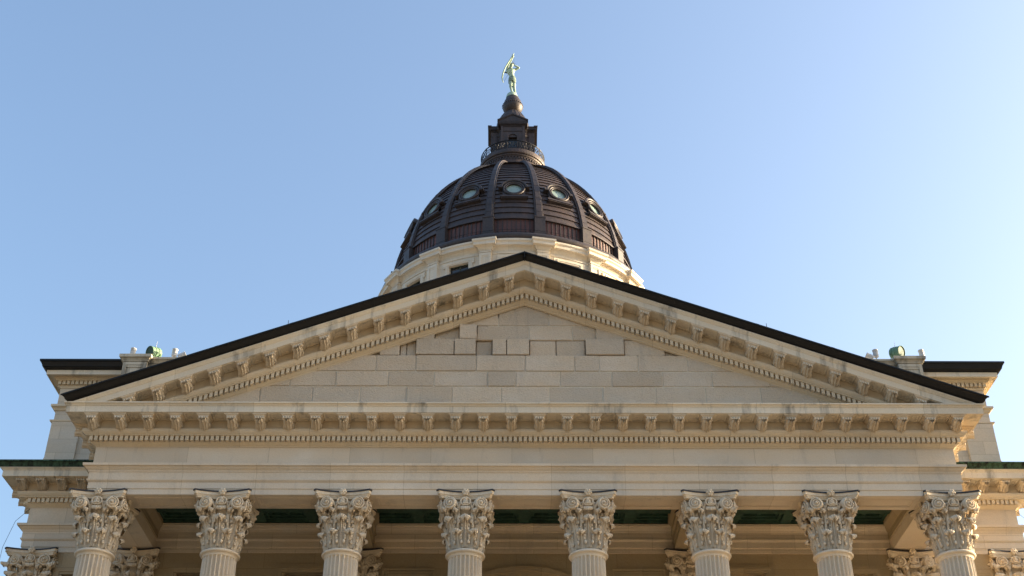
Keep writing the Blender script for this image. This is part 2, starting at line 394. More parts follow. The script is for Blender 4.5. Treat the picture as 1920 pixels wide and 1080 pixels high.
for za, zb, bl in COURSES:
    for (xa, d), (xb, _) in zip(bl[:-1], bl[1:]):
        gp = .016
        poly = [(xa + gp, za + gp), (xb - gp, za + gp), (xb - gp, zb - gp), (xa + gp, zb - gp)]
        poly = clip_poly(poly)
        if not poly: continue
        n = len(poly); yf = d + random.uniform(-.014, .012) - .02
        ty.add([(x, yf, z) for x, z in poly] + [(x, .5, z) for x, z in poly], [tuple(range(n)), tuple(range(2 * n - 1, n - 1, -1))] + [(i, (i + 1) % n, n + (i + 1) % n, n + i) for i in range(n)])
ty.add([(-15, .27, 24.1), (15, .27, 24.1), (0, .27, 29.75)], [(0, 1, 2)])
mo = MB()
mo.add([(-15, .022, 24.1), (15, .022, 24.1), (9, .022, 26.2), (-9, .022, 26.2)], [(0, 1, 2, 3)]); mo.add([(-9, .024, 26.2), (9, .024, 26.2), (7, .024, 26.9), (-7, .024, 26.9)], [(0, 1, 2, 3)]); mo.add([(-2.2, .125, 27.66), (4, .125, 27.66), (0, .125, 29.6)], [(0, 1, 2)])
mo.build('mortar_bed', M['mortar'], PT)
tag(ty.build("tympanum", M['tymp'], PT, bevel=.022), "unfinished tympanum of plain stone blocks, some set back")
# coffered copper ceiling and the four cross beams
ce = MB(); ZC = 22.12
ce.box(-14.7, 14.7, 1.2, 5.4, ZC + .32, ZC + .4)
for i in range(15):
    x = -14.7 + 29.4 * i / 14; ce.box(x - .2, x + .2, 1.2, 5.4, ZC, ZC + .33)
for y in (1.2, 2.5, 3.8, 5.06):
    ce.box(-14.7, 14.7, y + .001, y + .34, ZC + .003, ZC + .33)
for i in range(14):
    xa = -14.7 + 29.4 * i / 14 + .2; xb = xa + 1.7
    for ya in (1.54, 2.84, 4.14):
        ring(ce, xa, xb, ya, ya + .95, ZC + .12, ZC + .33, .12); ring(ce, xa + .12, xb - .12, ya + .12, ya + .83, ZC + .21, ZC + .33, .1)
        ce.box((xa + xb) / 2 - .07, (xa + xb) / 2 + .07, ya + .2, ya + .75, ZC + .26, ZC + .33)
ce.build("ceiling", M['ceil'], PT)
for x in (-6.61, 6.61):
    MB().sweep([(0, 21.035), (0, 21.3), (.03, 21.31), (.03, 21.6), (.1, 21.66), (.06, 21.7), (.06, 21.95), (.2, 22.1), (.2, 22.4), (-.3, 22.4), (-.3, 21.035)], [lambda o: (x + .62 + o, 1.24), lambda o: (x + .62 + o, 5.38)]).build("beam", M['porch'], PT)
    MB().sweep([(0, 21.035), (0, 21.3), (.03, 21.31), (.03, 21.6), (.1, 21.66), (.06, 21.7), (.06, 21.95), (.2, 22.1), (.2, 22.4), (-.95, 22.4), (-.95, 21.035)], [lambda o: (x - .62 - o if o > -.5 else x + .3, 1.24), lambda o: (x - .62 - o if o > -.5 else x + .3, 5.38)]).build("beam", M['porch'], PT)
for s in (-1, 1):                            # crown mouldings inside the edge beams
    MB().sweep([(0, 21.5), (.05, 21.52), (.05, 21.8), (.12, 21.9), (.22, 22.05), (.22, 22.2), (-.01, 22.2)], [lambda o: (s * (HW - 1.251 - o), 1.24), lambda o: (s * (HW - 1.251 - o), 5.38)]).build("beam_moulding", M['porch'], PT)

# ------------------------------------------------------------------ Corinthian columns
def bell_r(z):                               # z above the astragal
    z = max(0, min(1.9, z)); return .545 + .03 * z + .10 * max(0, z - 1.0) ** 1.6 / 1.0 + .06 * max(0, z - 1.35)
def leaf(mb, ang, z0, h, W, out, rc, sq=False):
    V, U = 20, 17; rows = []
    Rx = Vector((sin(ang), -cos(ang), 0)); Tx = Vector((cos(ang), sin(ang), 0))
    for i in range(V):
        v = i / (V - 1)
        if v < .66:
            s = v / .66; z = z0 + h * s; off = .035 + .05 * s + out * s ** 2.6
        else:
            a = (v - .66) / .34 * radians(215); off = .085 + out + rc * (1 - cos(a)); z = z0 + h + rc * sin(a)
        if v < .66: wv = W * (1 - .42 * v / .66) * (.86 + .28 * abs(sin(v * pi * 5.0)))
        else:
            q = (v - .66) / .34; wv = W * (.62 + .34 * min(1, q * 3)) * sqrt(max(.05, 1 - (max(0, q - .35) / .68) ** 2))
        row = []
        for j in range(U):
            u = j / (U - 1) * 2 - 1; t = u * wv; R = bell_r(z - 18.98)
            up = u * (1.25 - .5 * min(1, v / .66)); fl = (.05 * cos(up * pi * 5) if v < .66 else .022 * cos(u * pi * 5)) + .05 * exp(-(u / .14) ** 2) * (1 if v < .66 else .3) - .05 * u * u * (1 if v < .66 else 1.6) + (.02 if v > .6 else 0)
            zz = z - (.07 * u * u if v > .55 else 0)
            if v > .9: fl -= .01
            rad = R + off + fl
            rad -= t * t / (2 * (R + off)) * .9
            if sq: rad *= 1.0
            row.append(Rx * rad + Tx * t + Vector((0, 0, zz)))
        rows.append(row)
    mb.grid(rows)
    for i, k in ((5, .052), (8, .048), (10, .042)):
        for j in (2, U - 3):
            p = rows[i][j] + Rx * .03; mb.ball(tuple(p), k * (1 if h > .3 else .6), 6, None, 1.5)
def volute_mesh(R=.225, turns=2.3, hand=1, tr=.034, cone=.08):
    """spiral facing -y at the origin"""
    mb = MB(); n = 44; pts = []; rad = []
    for i in range(n + 1):
        t = i / n; rr = R * (1 - t) ** .9 * .9 + .028; a = pi / 2 - hand * t * turns * 2 * pi
        pts.append((rr * cos(a), -cone * t - .02, rr * sin(a))); rad.append(tr * (1 - .45 * t))
    mb.tube(pts, rad, 6)
    mb.ball((0, -cone - .03, 0), .045, 8)
    rows = [[(q * R * .97 * cos(2 * pi * j / 20), yy, q * R * .97 * sin(2 * pi * j / 20)) for j in range(20)] for q, yy in ((0.001, -cone), (.5, -cone * .5), (1, 0), (1, .10), (.001, .10))]
    mb.grid(rows, True)
    return mb
def rosette_mesh():
    mb = MB()
    for k in range(6):
        a = k * pi / 3; mb.ball((.085 * cos(a), -.02, .085 * sin(a)), .058, 7)
    mb.ball((0, -.06, 0), .05, 7); mb.ball((0, 0, 0), .09, 8)
    return mb
def abacus_outline(k=1.0, hw=1.05, ch=.2):
    pts = []
    for f in range(4):
        for i in range(13):
            t = -1 + 2 * i / 12; x = t * (hw - ch / 2); y = -(.83 + .205 * t * t)
            a = f * pi / 2; pts.append((k * (x * cos(a) - y * sin(a)), k * (x * sin(a) + y * cos(a))))
    return pts
def capital_parts(parent, engaged=False):
    c = MB()
    c.lathe([(bell_r(z / 10), 18.98 + z / 10) for z in range(0, 17)] + [(.80, 20.64), (.80, 20.70), (.70, 20.75), (.70, 20.9)], 40)
    for k in range(8):
        leaf(c, pi / 8 + k * pi / 4, 18.99, .60, .20, .08, .085)
    for k in range(8):
        leaf(c, k * pi / 4, 19.05, 1.03, .215, .10 if k % 2 == 0 else .14, .10)
    for k in range(4):                       # leaves carrying the corner volutes
        leaf(c, pi / 4 + k * pi / 2, 19.75, .66, .16, .30, .085)
        for s in (-1, 1):
            leaf(c, k * pi / 2 + s * .42, 19.75, .62, .13, .15, .07)
    for f in range(4):
        T = Matrix.Rotation(f * pi / 2, 4, 'Z')
        for s in (-1, 1):
            # stalk that rises between the leaves and rolls into the volute
            c.tube([(s * .27, -.60, 19.6), (s * .26, -.63, 20.0), (s * .25, -.68, 20.3)], [.05, .045, .06], 7, T)
            c.tube([(s * .25, -.70, 20.28), (s * .27, -.76, 20.52), (s * .35, -.84, 20.68), (s * .45, -.88, 20.78), (s * .56, -.90, 20.82)], [.04, .05, .05, .045, .04], 7, T)
            c.tube([(s * .24, -.70, 20.28), (s * .22, -.78, 20.52), (s * .14, -.83, 20.72), (s * .05, -.86, 20.85)], [.035, .04, .04, .03], 6, T)
            c.tube([(s * .58, -.80, 20.45), (s * .66, -.70, 20.40), (s * .60, -.66, 20.2)], [.05, .06, .03], 7, T)
            # interlaced small spirals under the rosette
            pts = [(s * .06 + .15 * (1 - .5 * t) * cos(pi / 2 + s * t * 3.2 * pi), -.87 - .05 * t, 20.68 + .165 * (1 - .5 * t) * sin(pi / 2 + s * t * 3.2 * pi)) for t in [q / 20 for q in range(21)]]
            c.tube(pts, .03, 6, T)
        for j in range(5):                   # leaf below the spirals
            c.ball((-.13 + j * .065, -.86 + .02 * abs(j - 2), 20.42 + .015 * abs(j - 2)), .062, 6, T, 1.3)
    ab = []
    for k, z in ((.89, 20.80), (.905, 20.80), (.915, 20.84), (.945, 20.875), (.95, 20.885), (.95, 20.905), (.975, 20.91), (.99, 20.925), (.99, 21.01), (1.0, 21.026)):
        ab.append([(x, y, z) for x, y in abacus_outline(k)])
    c.grid(ab, True, False, False); n = len(ab[0])
    c.add(ab[0], [tuple(range(n - 1, -1, -1))]); c.add(ab[-1], [tuple(range(n))])
    cap = c.build("capital", M['carved'], parent, normals=True)
    fl = MB(); rows = [[(x, y, z) for x, y in abacus_outline(k)] for k, z in ((1.0, 21.0305), (1.025, 21.0305), (1.025, 21.085), (.98, 21.10))]
    fl.grid(rows, True, False, False); fl.add(rows[-1], [tuple(range(n))]); fl.add(rows[0], [tuple(range(n - 1, -1, -1))])
    fl.build("lead_flashing", M['lead'], parent)
    return cap
VOL = {h: volute_mesh(hand=h) for h in (-1, 1)}
def cap_ornaments(cap, faces=(0, 1, 2, 3)):
    ref = {}
    for f in faces:
        for s in (-1, 1):
            if s not in ref: o = ref[s] = VOL[s].build("volute", M['carved'], cap)
            else: o = dup(ref[s], cap)
            a = f * pi / 2; p = Vector((s * .555, -.89, 20.60)); p.rotate(Matrix.Rotation(a, 3, 'Z'))
            o.location = p; o.rotation_euler = (0, 0, a + s * radians(14))
        if 'r' not in ref: o = ref['r'] = rosette_mesh().build("rosette", M['carved'], cap)
        else: o = dup(ref['r'], cap)
        p = Vector((0, -.90, 21.02)); p.rotate(Matrix.Rotation(f * pi / 2, 3, 'Z')); o.location = p; o.rotation_euler = (0, 0, f * pi / 2)
def shaft_mesh():
    mb = MB(); NF, K = 24, 8; rows = []
    zs = [6.9, 7.2, 9.5, 12, 15, 17.5, 18.60, 18.66, 18.70, 18.73, 18.75, 18.76]
    for z in zs:
        t = (z - 6.9) / 12.0; R = .70 - .10 * t ** 1.6
        if z > 18.6: d = sqrt(max(0, 1 - ((z - 18.6) / .16) ** 2))
        else: d = 1.0
        row = []
        for i in range(NF * K):
            a = 2 * pi * i / (NF * K); ph = (i % K) / K
            dep = 0
            if ph > .16: q = (ph - .16) / .84 * 2 - 1; dep = .115 * sqrt(max(0, 1 - q * q)) * d * (1.0)
            row.append(((R - dep) * sin(a), -(R - dep) * cos(a), z))
        rows.append(row)
    mb.grid(rows, True)
    mb.lathe([(.60, 18.761), (.605, 18.80), (.64, 18.855), (.65, 18.86), (.69, 18.865), (.715, 18.90), (.715, 18.93), (.69, 18.965), (.62, 18.98), (.5, 18.985)], 48)
    mb.lathe([(.98, 6.45), (.98, 6.6), (.92, 6.66), (.80, 6.7), (.80, 6.74), (.86, 6.78), (.86, 6.84), (.72, 6.9)], 40)
    mb.box(-1, 1, -1, 1, 6.2, 6.45)
    return mb
names = ["leftmost of the eight fluted Corinthian columns, at the outer left corner", "second fluted column from the left end of the portico",
         "third fluted column from the left, under a pilaster capital seen on its right", "fourth fluted column from the left, just left of the central bay",
         "fifth fluted column from the left, just right of the central bay", "third fluted column from the right, with a pilaster capital behind its left side",
         "second fluted column from the right end of the portico", "rightmost fluted column, its right edge lit gold by the sun"]
col0 = thing("corinthian_column", names[0], "column", (CX[0], .62, 0), "columns of the front portico")
shaft_mesh().build("shaft", M['shaft'], col0)
cap_ornaments(capital_parts(col0))
for i in range(1, 8):
    c = dup(col0); c.location = (CX[i], .62, 0); c['label'] = names[i]

# ------------------------------------------------------------------ engaged pilasters on the rear wall
pn = {-19.45: "pilaster at the far left corner of the wing, against the sky", -15.42: "shaded pilaster behind the leftmost column", -6.61: "shaded pilaster behind the third column from the left",
      6.61: "shaded pilaster behind the third column from the right", 15.42: "shaded pilaster behind the rightmost column", 19.45: "sun warmed pilaster at the far right corner of the wing"}
def square(p):
    if p.z > 20.66: return p
    r_ = hypot(p.x, p.y)
    if r_ < 1e-4: return p
    a = atan2(p.y, p.x); k = 1 / max(abs(cos(a)), abs(sin(a))); k = 1 + (k - 1) * .55
    return Vector((p.x * k, p.y * k, p.z))
pil0 = None
for x, lb in pn.items():
    if pil0 is None:
        pil0 = thing("pilaster", lb, "pilaster", (x, 5.95, 0), "pilasters on the wall behind the columns")
        mb = MB(); mb.box(-.60, .60, -.72, .3, 6.2, 18.72)
        for k in range(6): mb.box(-.53 + k * .19, -.42 + k * .19, -.75, -.719, 7, 18.4)
        mb.box(-.66, .66, -.78, .3, 18.722, 18.98)
        mb.build("shaft", M['shaft'], pil0)
        cp = capital_parts(pil0); cp.data.transform(Matrix.Identity(4))
        for v in cp.data.vertices: v.co = square(v.co)
        cap_ornaments(cp, (0, 1, 3)); p = pil0
        for ch in pil0.children:
            if ch.name.startswith(("capital", "lead")): ch.location.z = -.10
    else:
        p = dup(pil0); p.location = (x, 5.95, 0); p['label'] = lb
    
# ------------------------------------------------------------------ wing block behind the portico
WG = thing("capitol_wing", "limestone wing block with attic storey standing behind the columned portico", "building")
WY, WHW = 5.4, 19.98
def wall_holes(mb, u0, u1, z0, z1, holes, fn, depth, usub=1):
    us = sorted(set([u0, u1] + [h[0] for h in holes] + [h[1] for h in holes])); zs = sorted(set([z0, z1] + [h[2] for h in holes] + [h[3] for h in holes]))
    for i in range(len(us) - 1):
        for j in range(len(zs) - 1):
            um, zm = (us[i] + us[i + 1]) / 2, (zs[j] + zs[j + 1]) / 2
            if any(h[0] < um < h[1] and h[2] < zm < h[3] for h in holes): continue
            k = usub
            for q in range(k):
                ua = us[i] + (us[i + 1] - us[i]) * q / k; ub = us[i] + (us[i + 1] - us[i]) * (q + 1) / k
                mb.add([fn(ua, zs[j], 0), fn(ub, zs[j], 0), fn(ub, zs[j + 1], 0), fn(ua, zs[j + 1], 0)], [(0, 1, 2, 3)])
    for a, b_, c, d in holes:
        for p, q in (((a, c), (b_, c)), ((b_, c), (b_, d)), ((b_, d), (a, d)), ((a, d), (a, c))):
            mb.add([fn(*p, 0), fn(*q, 0), fn(*q, depth), fn(*p, depth)], [(0, 1, 2, 3)])
WIN = [(-18.2, -17.3, 14, 20.02), (-13.7, -12.6, 14, 20.10), (-9.45, -7.75, 14, 20.12), (7.85, 9.55, 14, 20.12), (12.7, 13.8, 14, 20.10), (17.4, 18.3, 14, 20.02)]
wl = MB()
fn = lambda u, z, d: (u, WY + d, z)
wall_holes(wl, -WHW, WHW, 0, 24.2, WIN, fn, .6)
wl.add([(-WHW, WY, 0), (-WHW, WY, 24.2), (-WHW, 44, 24.2), (-WHW, 44, 0)], [(0, 1, 2, 3)]); wl.add([(WHW, WY, 0), (WHW, WY, 24.2), (WHW, 44, 24.2), (WHW, 44, 0)], [(0, 1, 2, 3)])
wl.add([(-WHW, WY, 24.2), (WHW, WY, 24.2), (WHW, 44, 24.2), (-WHW, 44, 24.2)], [(0, 1, 2, 3)])
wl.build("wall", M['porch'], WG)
for a, b_, c, d in WIN:
    f = MB()
    for k, (wd, pr) in enumerate(((.34, .07), (.22, .12), (.10, .09))):
        ex = wd
        f.box(a - ex, b_ + ex, WY - pr, WY + .02, d + (.0 if k == 2 else (.10, .22)[1 - k]), d + ex)
        f.box(a - ex, a - (ex - .12), WY - pr + .003, WY + .02, c, d + ex - .121); f.box(b_ + ex - .12, b_ + ex, WY - pr + .003, WY + .02, c, d + ex - .121)
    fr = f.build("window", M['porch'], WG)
    pnm = MB().box(a - .02, b_ + .02, WY + .35, WY + .38, c, d + .02); pnm.build("pane", M['glass'], fr)
    ms = MB(); ms.box((a + b_) / 2 - .04, (a + b_) / 2 + .04, WY + .3, WY + .349, c, d); ms.box(a, b_, WY + .29, WY + .348, d - 1.2, d - 1.12); ms.build("sash", M['dkbronze'], fr)
# arch and blank panel frames in the middle of the wall
am = MB()
for R0, R1, pr in ((4.55, 4.75, .16), (4.25, 4.55, .08), (3.95, 4.25, .11)):
    rows = [[], [], [], []]
    for i in range(61):
        a = radians(20 + 140 * i / 60); ca, sa = cos(a), sin(a); zc_ = 15.62
        for q, (R_, y) in enumerate(((R0, WY + .01), (R0, WY - pr), (R1, WY - pr), (R1, WY + .01))): rows[q].append((R_ * ca, y, zc_ + R_ * sa))
    am.grid(rows, False, True, False)
am.build("arch_moulding", M['porch'], WG)
for s in (-1, 1):
    x = s * 4.55; f = MB()
    for wd, pr in ((0, .09), (.13, .05), (.24, .08)):
        xa, xb = x - 1.05 + wd, x + 1.05 - wd
        f.box(xa, xb, WY - pr, WY + .01, 20.30 - wd - .09, 20.30 - wd); f.box(xa, xa + .09, WY - pr, WY + .01, 15.5, 20.2 - wd); f.box(xb - .09, xb, WY - pr, WY + .01, 15.5, 20.2 - wd)
    f.build("wall_panel", M['porch'], WG)
WU = upath(WHW, WY, 44)
DW = -.09
def sh(prof, dz, omin=-.02): return [(o + .035 if o > -.5 else omin, z + dz) for o, z in prof]
MB().sweep(sh(P_ARCH, DW), WU).build("architrave", M['wing'], WG)
MB().sweep([(-.02, 22.202 + DW), (.035, 22.202 + DW), (.035, 22.93 + DW), (-.02, 22.93 + DW)], WU).build("frieze", M['frieze'], WG)
b = MB().sweep(sh(P_BED, DW), WU); dentils(b, WHW, WY, 20, 23.062 + DW, 23.243 + DW, skip=lambda x: abs(x) < 16.3); b.build("dentil_course", M['bed'], WG)
co = MB().sweep(sh(P_COR, DW), WU)
WM = [19.52 + .81 - .81 * i for i in range(6)]
for s in (-1, 1):
    for i in range(5):
        a, b_ = sorted((s * (WM[i] - .255), s * (WM[i + 1] + .255))); ring(co, a, b_, WY - .97, WY - .34, SOF - .032 + DW, SOF + .001 + DW, .06)
co.build("corona", M['corona'], WG)
for s in (-1, 1):
    for x in WM:
        o = dup(mod0, WG); o.location = (s * x, WY - .31, 23.966 + DW)
    for k in range(10):
        o = dup(mod0, WG); o.location = (s * (WHW + .31), WY + .25 + .81 * k, SOF - .001 + DW); o.rotation_euler = (0, 0, s * pi / 2)
MB().sweep([(o - .02 if i not in (0, 13) else -.02, z + DW - .10) for i, (o, z) in enumerate(GP)], WU).build("gutter", M['verd'], WG)
# attic storey
AY, AHW = 5.7, 19.98
AU = upath(AHW, AY, 44)
MB().sweep([(-.02, 24.3), (.06, 24.3), (.06, 25.2), (0, 25.22), (0, 28.6), (-.02, 28.6)], AU).build("attic_wall", M['wing'], WG)
MB().sweep([(0, 27.45), (.05, 27.46), (.1, 27.55), (.16, 27.58), (.19, 27.6), (.19, 27.69), (.05, 27.74), (0, 27.75)], AU).build("string_course", M['bed'], WG)
MB().sweep([(0, 26.86), (.06, 26.87), (.12, 26.91), (.13, 26.97), (0, 27.0)], AU).build("string_course", M['bed'], WG)
for s in (-1, 1):
    ap = MB()
    a, b_ = sorted((s * 19.985, s * 18.75)); ap.box(a, b_, AY - .14, AY + .01, 24.3, 26.86)
    a, b_ = sorted((s * 18.0, s * 17.9)); ap.box(a, b_, AY - .06, AY + .01, 24.3, 26.86)
    a, b_ = sorted((s * 17.6, s * 16.6)); ap.box(a, b_, AY - .10, AY + .01, 24.3, 26.86)
    ap.build("attic_pier", M['wing'], WG)
b = MB().sweep([(-.02, 28.55), (.03, 28.55), (.05, 28.6), (.09, 28.64), (.06, 28.66), (.06, 28.83), (.2, 28.835), (.2, 28.88), (.26, 28.93), (.26, 29.0), (-.02, 29.0)], AU)
dentils(b, AHW, AY, 20, 28.665, 28.828, .05, .18, .187, .125, skip=lambda x: abs(x) < 14)
b.build("attic_dentil_course", M['bed'], WG)
MB().sweep([(-.02, 29.002), (.50, 29.002), (.50, 28.94), (.54, 28.94), (.54, 29.15), (-.02, 29.15)], AU).build("attic_corona", M['corona'], WG)
MB().sweep([(-.02, 29.153), (.56, 29.153), (.57, 29.18), (.64, 29.19), (.66, 29.22), (.72, 29.24), (.74, 29.30), (.79, 29.43), (.84, 29.46), (.84, 29.54), (.4, 29.56), (-.02, 29.58)], AU).build("attic_gutter", M['gutter'], WG)
rf = MB(); rf.add([(-20, 5.5, 29.52), (20, 5.5, 29.52), (20, 44, 29.52), (-20, 44, 29.52)], [(0, 1, 2, 3)]); rf.build("roof", M['bounce_roof'], WG)
# parapet with two pedestals over the middle of the attic
pp = MB(); pp.box(-16, 16, 4.5, 5.6, 24.6, 29.1)
pp.sweep([(-.3, 29.1), (.03, 29.1), (.06, 29.16), (.12, 29.24), (.15, 29.25), (.15, 29.34), (-.3, 29.36)], [lambda o: (-16, 4.5 - o), lambda o: (16, 4.5 - o)])
pp.build("parapet", M['parapet'], WG)
for s in (-1, 1):
    px = s * 16.5; pd = MB()
    pd.box(px - .50, px + .50, 4.30, 5.9, 24.6, 29.10)
    ring_ = [(px - .50, px - .36), (px + .36, px + .50)]
    for xa, xb in ring_: pd.box(xa, xb, 4.25, 4.301, 24.6, 28.9)
    pd.box(px - .50, px + .50, 4.247, 4.301, 28.902, 29.04); pd.box(px - .36, px + .36, 4.27, 4.301, 28.8, 28.9)
    rows = [[(px + sx * (.50 + o), 4.3 - o if sy < 0 else 5.9 + o, z) for sx, sy in ((-1, -1), (1, -1), (1, 1), (-1, 1))] for o, z in ((.0, 29.07), (.05, 29.09), (.06, 29.13), (.11, 29.20), (.17, 29.23), (.18, 29.25), (.18, 29.37), (.12, 29.40))]
    pd.grid(rows, True, False, False); pd.add(rows[-1], [(0, 1, 2, 3)])
    pd.build("pedestal", M['parapet'], WG)
# podium and steps (below the picture)
pb = MB(); pb.box(-18, 18, -2.2, 5.39, 0, 6.2)
st = thing("podium", "stone podium with broad front steps below the columns", "podium")
pb.build("base", M['ashlar'], st)
sb = MB()
for i in range(18): sb.box(-12, 12, -2.2 - .33 * (i + 1), -2.2 - .33 * i + .002 * i, 0, 6.2 - .34 * (i + 1))
sb.build("steps", M['ashlar'], st)
# crossing block under the drum
cb = thing("crossing_block", "square stone block under the dome drum at the middle of the building", "building")
MB().box(-24, 24, 40, 78, 0, 44).build("wall", M['wing'], cb)

# ------------------------------------------------------------------ dome drum
DX, DY = -0.08, 57.0
DR = thing("dome_drum", "pale limestone drum with pilasters and windows under the copper dome", "drum", (DX, DY, .16))
NS = 16
def pol(r, a, z): return (r * sin(a), -r * cos(a), z)
dw = MB(); R0 = 12.12
fn = lambda u, z, d: pol(R0 - d, u, z)
for k in range(NS):
    a = k * 2 * pi / NS; ww = .92 / R0
    wall_holes(dw, a - pi / NS, a + pi / NS, 44, 63.4, [(a - ww, a + ww, 57.6, 62.45)], fn, .45, 4)
dw.build("wall", M['drum'], DR)
PD = [(-.1, 63.28), (.03, 63.28), (.05, 63.32), (.11, 63.40), (.15, 63.45), (.15, 63.50), (.21, 63.54), (.25, 63.60), (.46, 63.61), (.46, 63.57), (.49, 63.57), (.49, 63.83), (.54, 63.88), (.60, 63.94), (.60, 64.12), (.4, 64.27), (-.1, 64.4)]
MB().lathe([(R0 + o, z) for o, z in PD], 128, smooth=False, closed_prof=True).build("cornice", M['drum'], DR)
# raised fascia band
MB().lathe([(R0, 62.93), (R0 + .07, 62.95), (R0 + .07, 63.05), (R0 + .025, 63.07), (R0 + .025, 63.275), (R0, 63.28)], 128, smooth=False).build("string_course", M['drum'], DR)
pmb = MB()
hwp, fr_ = .55, R0 + .30
pmb.sweep([(o, z) for o, z in PD], [lambda o: (-hwp - .8 * max(o, 0), -R0 + .4), lambda o: (-hwp - .8 * max(o, 0), -fr_ - o), lambda o: (hwp + .8 * max(o, 0), -fr_ - o), lambda o: (hwp + .8 * max(o, 0), -R0 + .4)])
pmb.box(-.5, .5, -fr_, -R0 + .3, 50, 63.0)
pmb.box(-.5, .5, -fr_ - .001, -R0 + .3, 63.12, 63.28)
pmb.box(-.57, .57, -fr_ - .08, -R0 + .3, 63.002, 63.06); pmb.box(-.54, .54, -fr_ - .05, -R0 + .3, 63.062, 63.119)
for xa, xb in ((-.5, -.3), (.3, .5)): pmb.box(xa, xb, -fr_ - .06, -fr_ + .01, 50, 62.68)
pmb.box(-.5, .5, -fr_ - .062, -fr_ + .01, 62.682, 62.95); pmb.box(-.3, .3, -fr_ - .03, -fr_ + .01, 62.58, 62.681)
p0 = pmb.build("pilaster", M['drum'], DR)
wmb = MB()
for wd, pr, tp in ((.34, .10, .34), (.22, .15, .22), (.10, .11, .10)):
    wmb.box(-.92 - wd, .92 + wd, -R0 - pr + .03, -R0 + .12, 62.45 + tp - .12, 62.45 + tp)
    for s in (-1, 1):
        xa, xb = sorted((s * (.92 + wd), s * (.92 + wd - .12))); wmb.box(xa, xb, -R0 - pr + .033, -R0 + .12, 57.6, 62.45 + tp - .121)
for s in (-1, 1):
    xa, xb = sorted((s * 1.255, s * 1.42)); wmb.box(xa, xb, -R0 - .07, -R0 + .15, 62.3, 62.79)
wmb.box(-1.45, 1.45, -R0 - .2, -R0 + .1, 57.3, 57.598)
w0 = wmb.build("window", M['drum'], DR)
MB().box(-.95, .95, -R0 + .30, -R0 + .33, 57.55, 62.48).build("pane", M['glass'], w0)
sm_ = MB(); sm_.box(-.05, .05, -R0 + .25, -R0 + .299, 57.6, 62.45); sm_.box(-.92, .92, -R0 + .24, -R0 + .298, 61.2, 61.28); sm_.box(-.92, .92, -R0 + .24, -R0 + .298, 62.37, 62.45); sm_.build("sash", M['dkbronze'], w0)
for k in range(NS):
    o = p0 if k == 0 else dup(p0, DR); o.rotation_euler = (0, 0, (k + .5) * 2 * pi / NS)
    o = w0 if k == 0 else dup(w0, DR); o.rotation_euler = (0, 0, k * 2 * pi / NS)

# ------------------------------------------------------------------ copper dome
DM = thing("copper_dome", "dark brown ribbed copper dome with round porthole windows", "dome", (DX, DY, 0))
RB, ZB, NE = 11.15, 66.0, 1.80
HD = 13.75 / ((1 - (3.3 / RB) ** NE) ** (1 / NE))
def rdome(z): return RB * max(0, 1 - (max(0, z - ZB) / HD) ** NE) ** (1 / NE)
MB().lathe([(11.6, 64.2), (12.2, 64.42), (12.42, 64.62), (12.5, 64.85), (12.42, 65.08), (12.2, 65.25), (11.9, 65.3), (11.75, 65.45), (11.3, 65.6), (11.0, 66.2), (10.5, 66.2)], 128).build("gutter", M['rib'], DM)
# thin rail above the gutter
rl = MB(); rl.lathe([(11.62 + .018 * cos(t), 65.98 + .018 * sin(t)) for t in [q * pi / 2 for q in range(4)]], 128, closed_prof=True)
for k in range(48): rl.tube([pol(11.62, k * 2 * pi / 48, 65.4), pol(11.62, k * 2 * pi / 48, 65.98)], .02, 5)
rl.build("safety_rail", M['gutter'], DM)
RL = 10.98
lv = MB().lathe([(RL, 66.2), (RL, 67.6)], 128)
sm2 = MB()
for k in range(NS * 11):
    a = (k + .5) * 2 * pi / (NS * 11)
    T = Matrix.Rotation(a, 4, 'Z'); sm2.box(-.04, .04, -RL - .07, -RL + .02, 66.2, 67.5, T)
lv.build("seamed_band", M['red'], DM); sm2.build("standing_seam", M['rib'], DM)
prof = [(RL - .1, 67.5), (11.18, 67.5), (11.18, 67.62)]
zz = 67.6; dz = .70
while zz < 79.1:
    z2 = min(zz + dz, 79.6); prof += [(rdome(zz) - .04 + .0, zz + .001), (rdome(zz) + .055, zz + .01), (rdome(z2) - .04, z2)]
    zz = z2; dz = max(.34, dz * .965)
MB().lathe(prof, 128, smooth=False).build("dome_shell", M['copper'], DM)
rb = MB(); rows = []
for i in range(41):
    z = 67.4 + (79.5 - 67.4) * i / 40; r_ = rdome(z); e = .05
    drdz = (rdome(z + e) - rdome(z - e)) / (2 * e); n = Vector((0, -1, -drdz)).normalized()
    hw_ = .40 - .16 * i / 40
    sec = [(-hw_, -.1), (-hw_, .14), (-hw_ + .02, .17), (-hw_ + .10, .17), (-hw_ + .12, .24), (-hw_ + .14, .27), (hw_ - .14, .27), (hw_ - .12, .24), (hw_ - .10, .17), (hw_ - .02, .17), (hw_, .14), (hw_, -.1)]
    rows.append([(x, -r_ + n.y * d, z + n.z * d) for x, d in sec])
rb.grid(rows, False, False, False)
for i in range(3, 40, 3):                    # cross seams on the rib
    rr = rows[i]; a, b_ = Vector(rr[5]), Vector(rr[6]); nn = Vector((0, a.y, 0)).normalized() * .015
    d = (Vector(rows[i + 1][5]) - a).normalized() * .03
    rb.add([a + nn, b_ + nn, b_ + nn + d, a + nn + d, a - nn, b_ - nn, b_ - nn + d, a - nn + d], [(0, 1, 2, 3), (0, 4, 5, 1), (3, 2, 6, 7), (0, 3, 7, 4), (1, 5, 6, 2)])
rb0 = rb.build("rib", M['rib'], DM)
bk = MB(); bk.box(-.47, .47, -11.50, -10.5, 65.9, 67.5); bk.box(-.53, .53, -11.56, -10.5, 65.5, 65.898); bk.box(-.5, .5, -11.54, -10.5, 67.502, 67.64)
bk.build("rib_base", M['rib'], rb0)
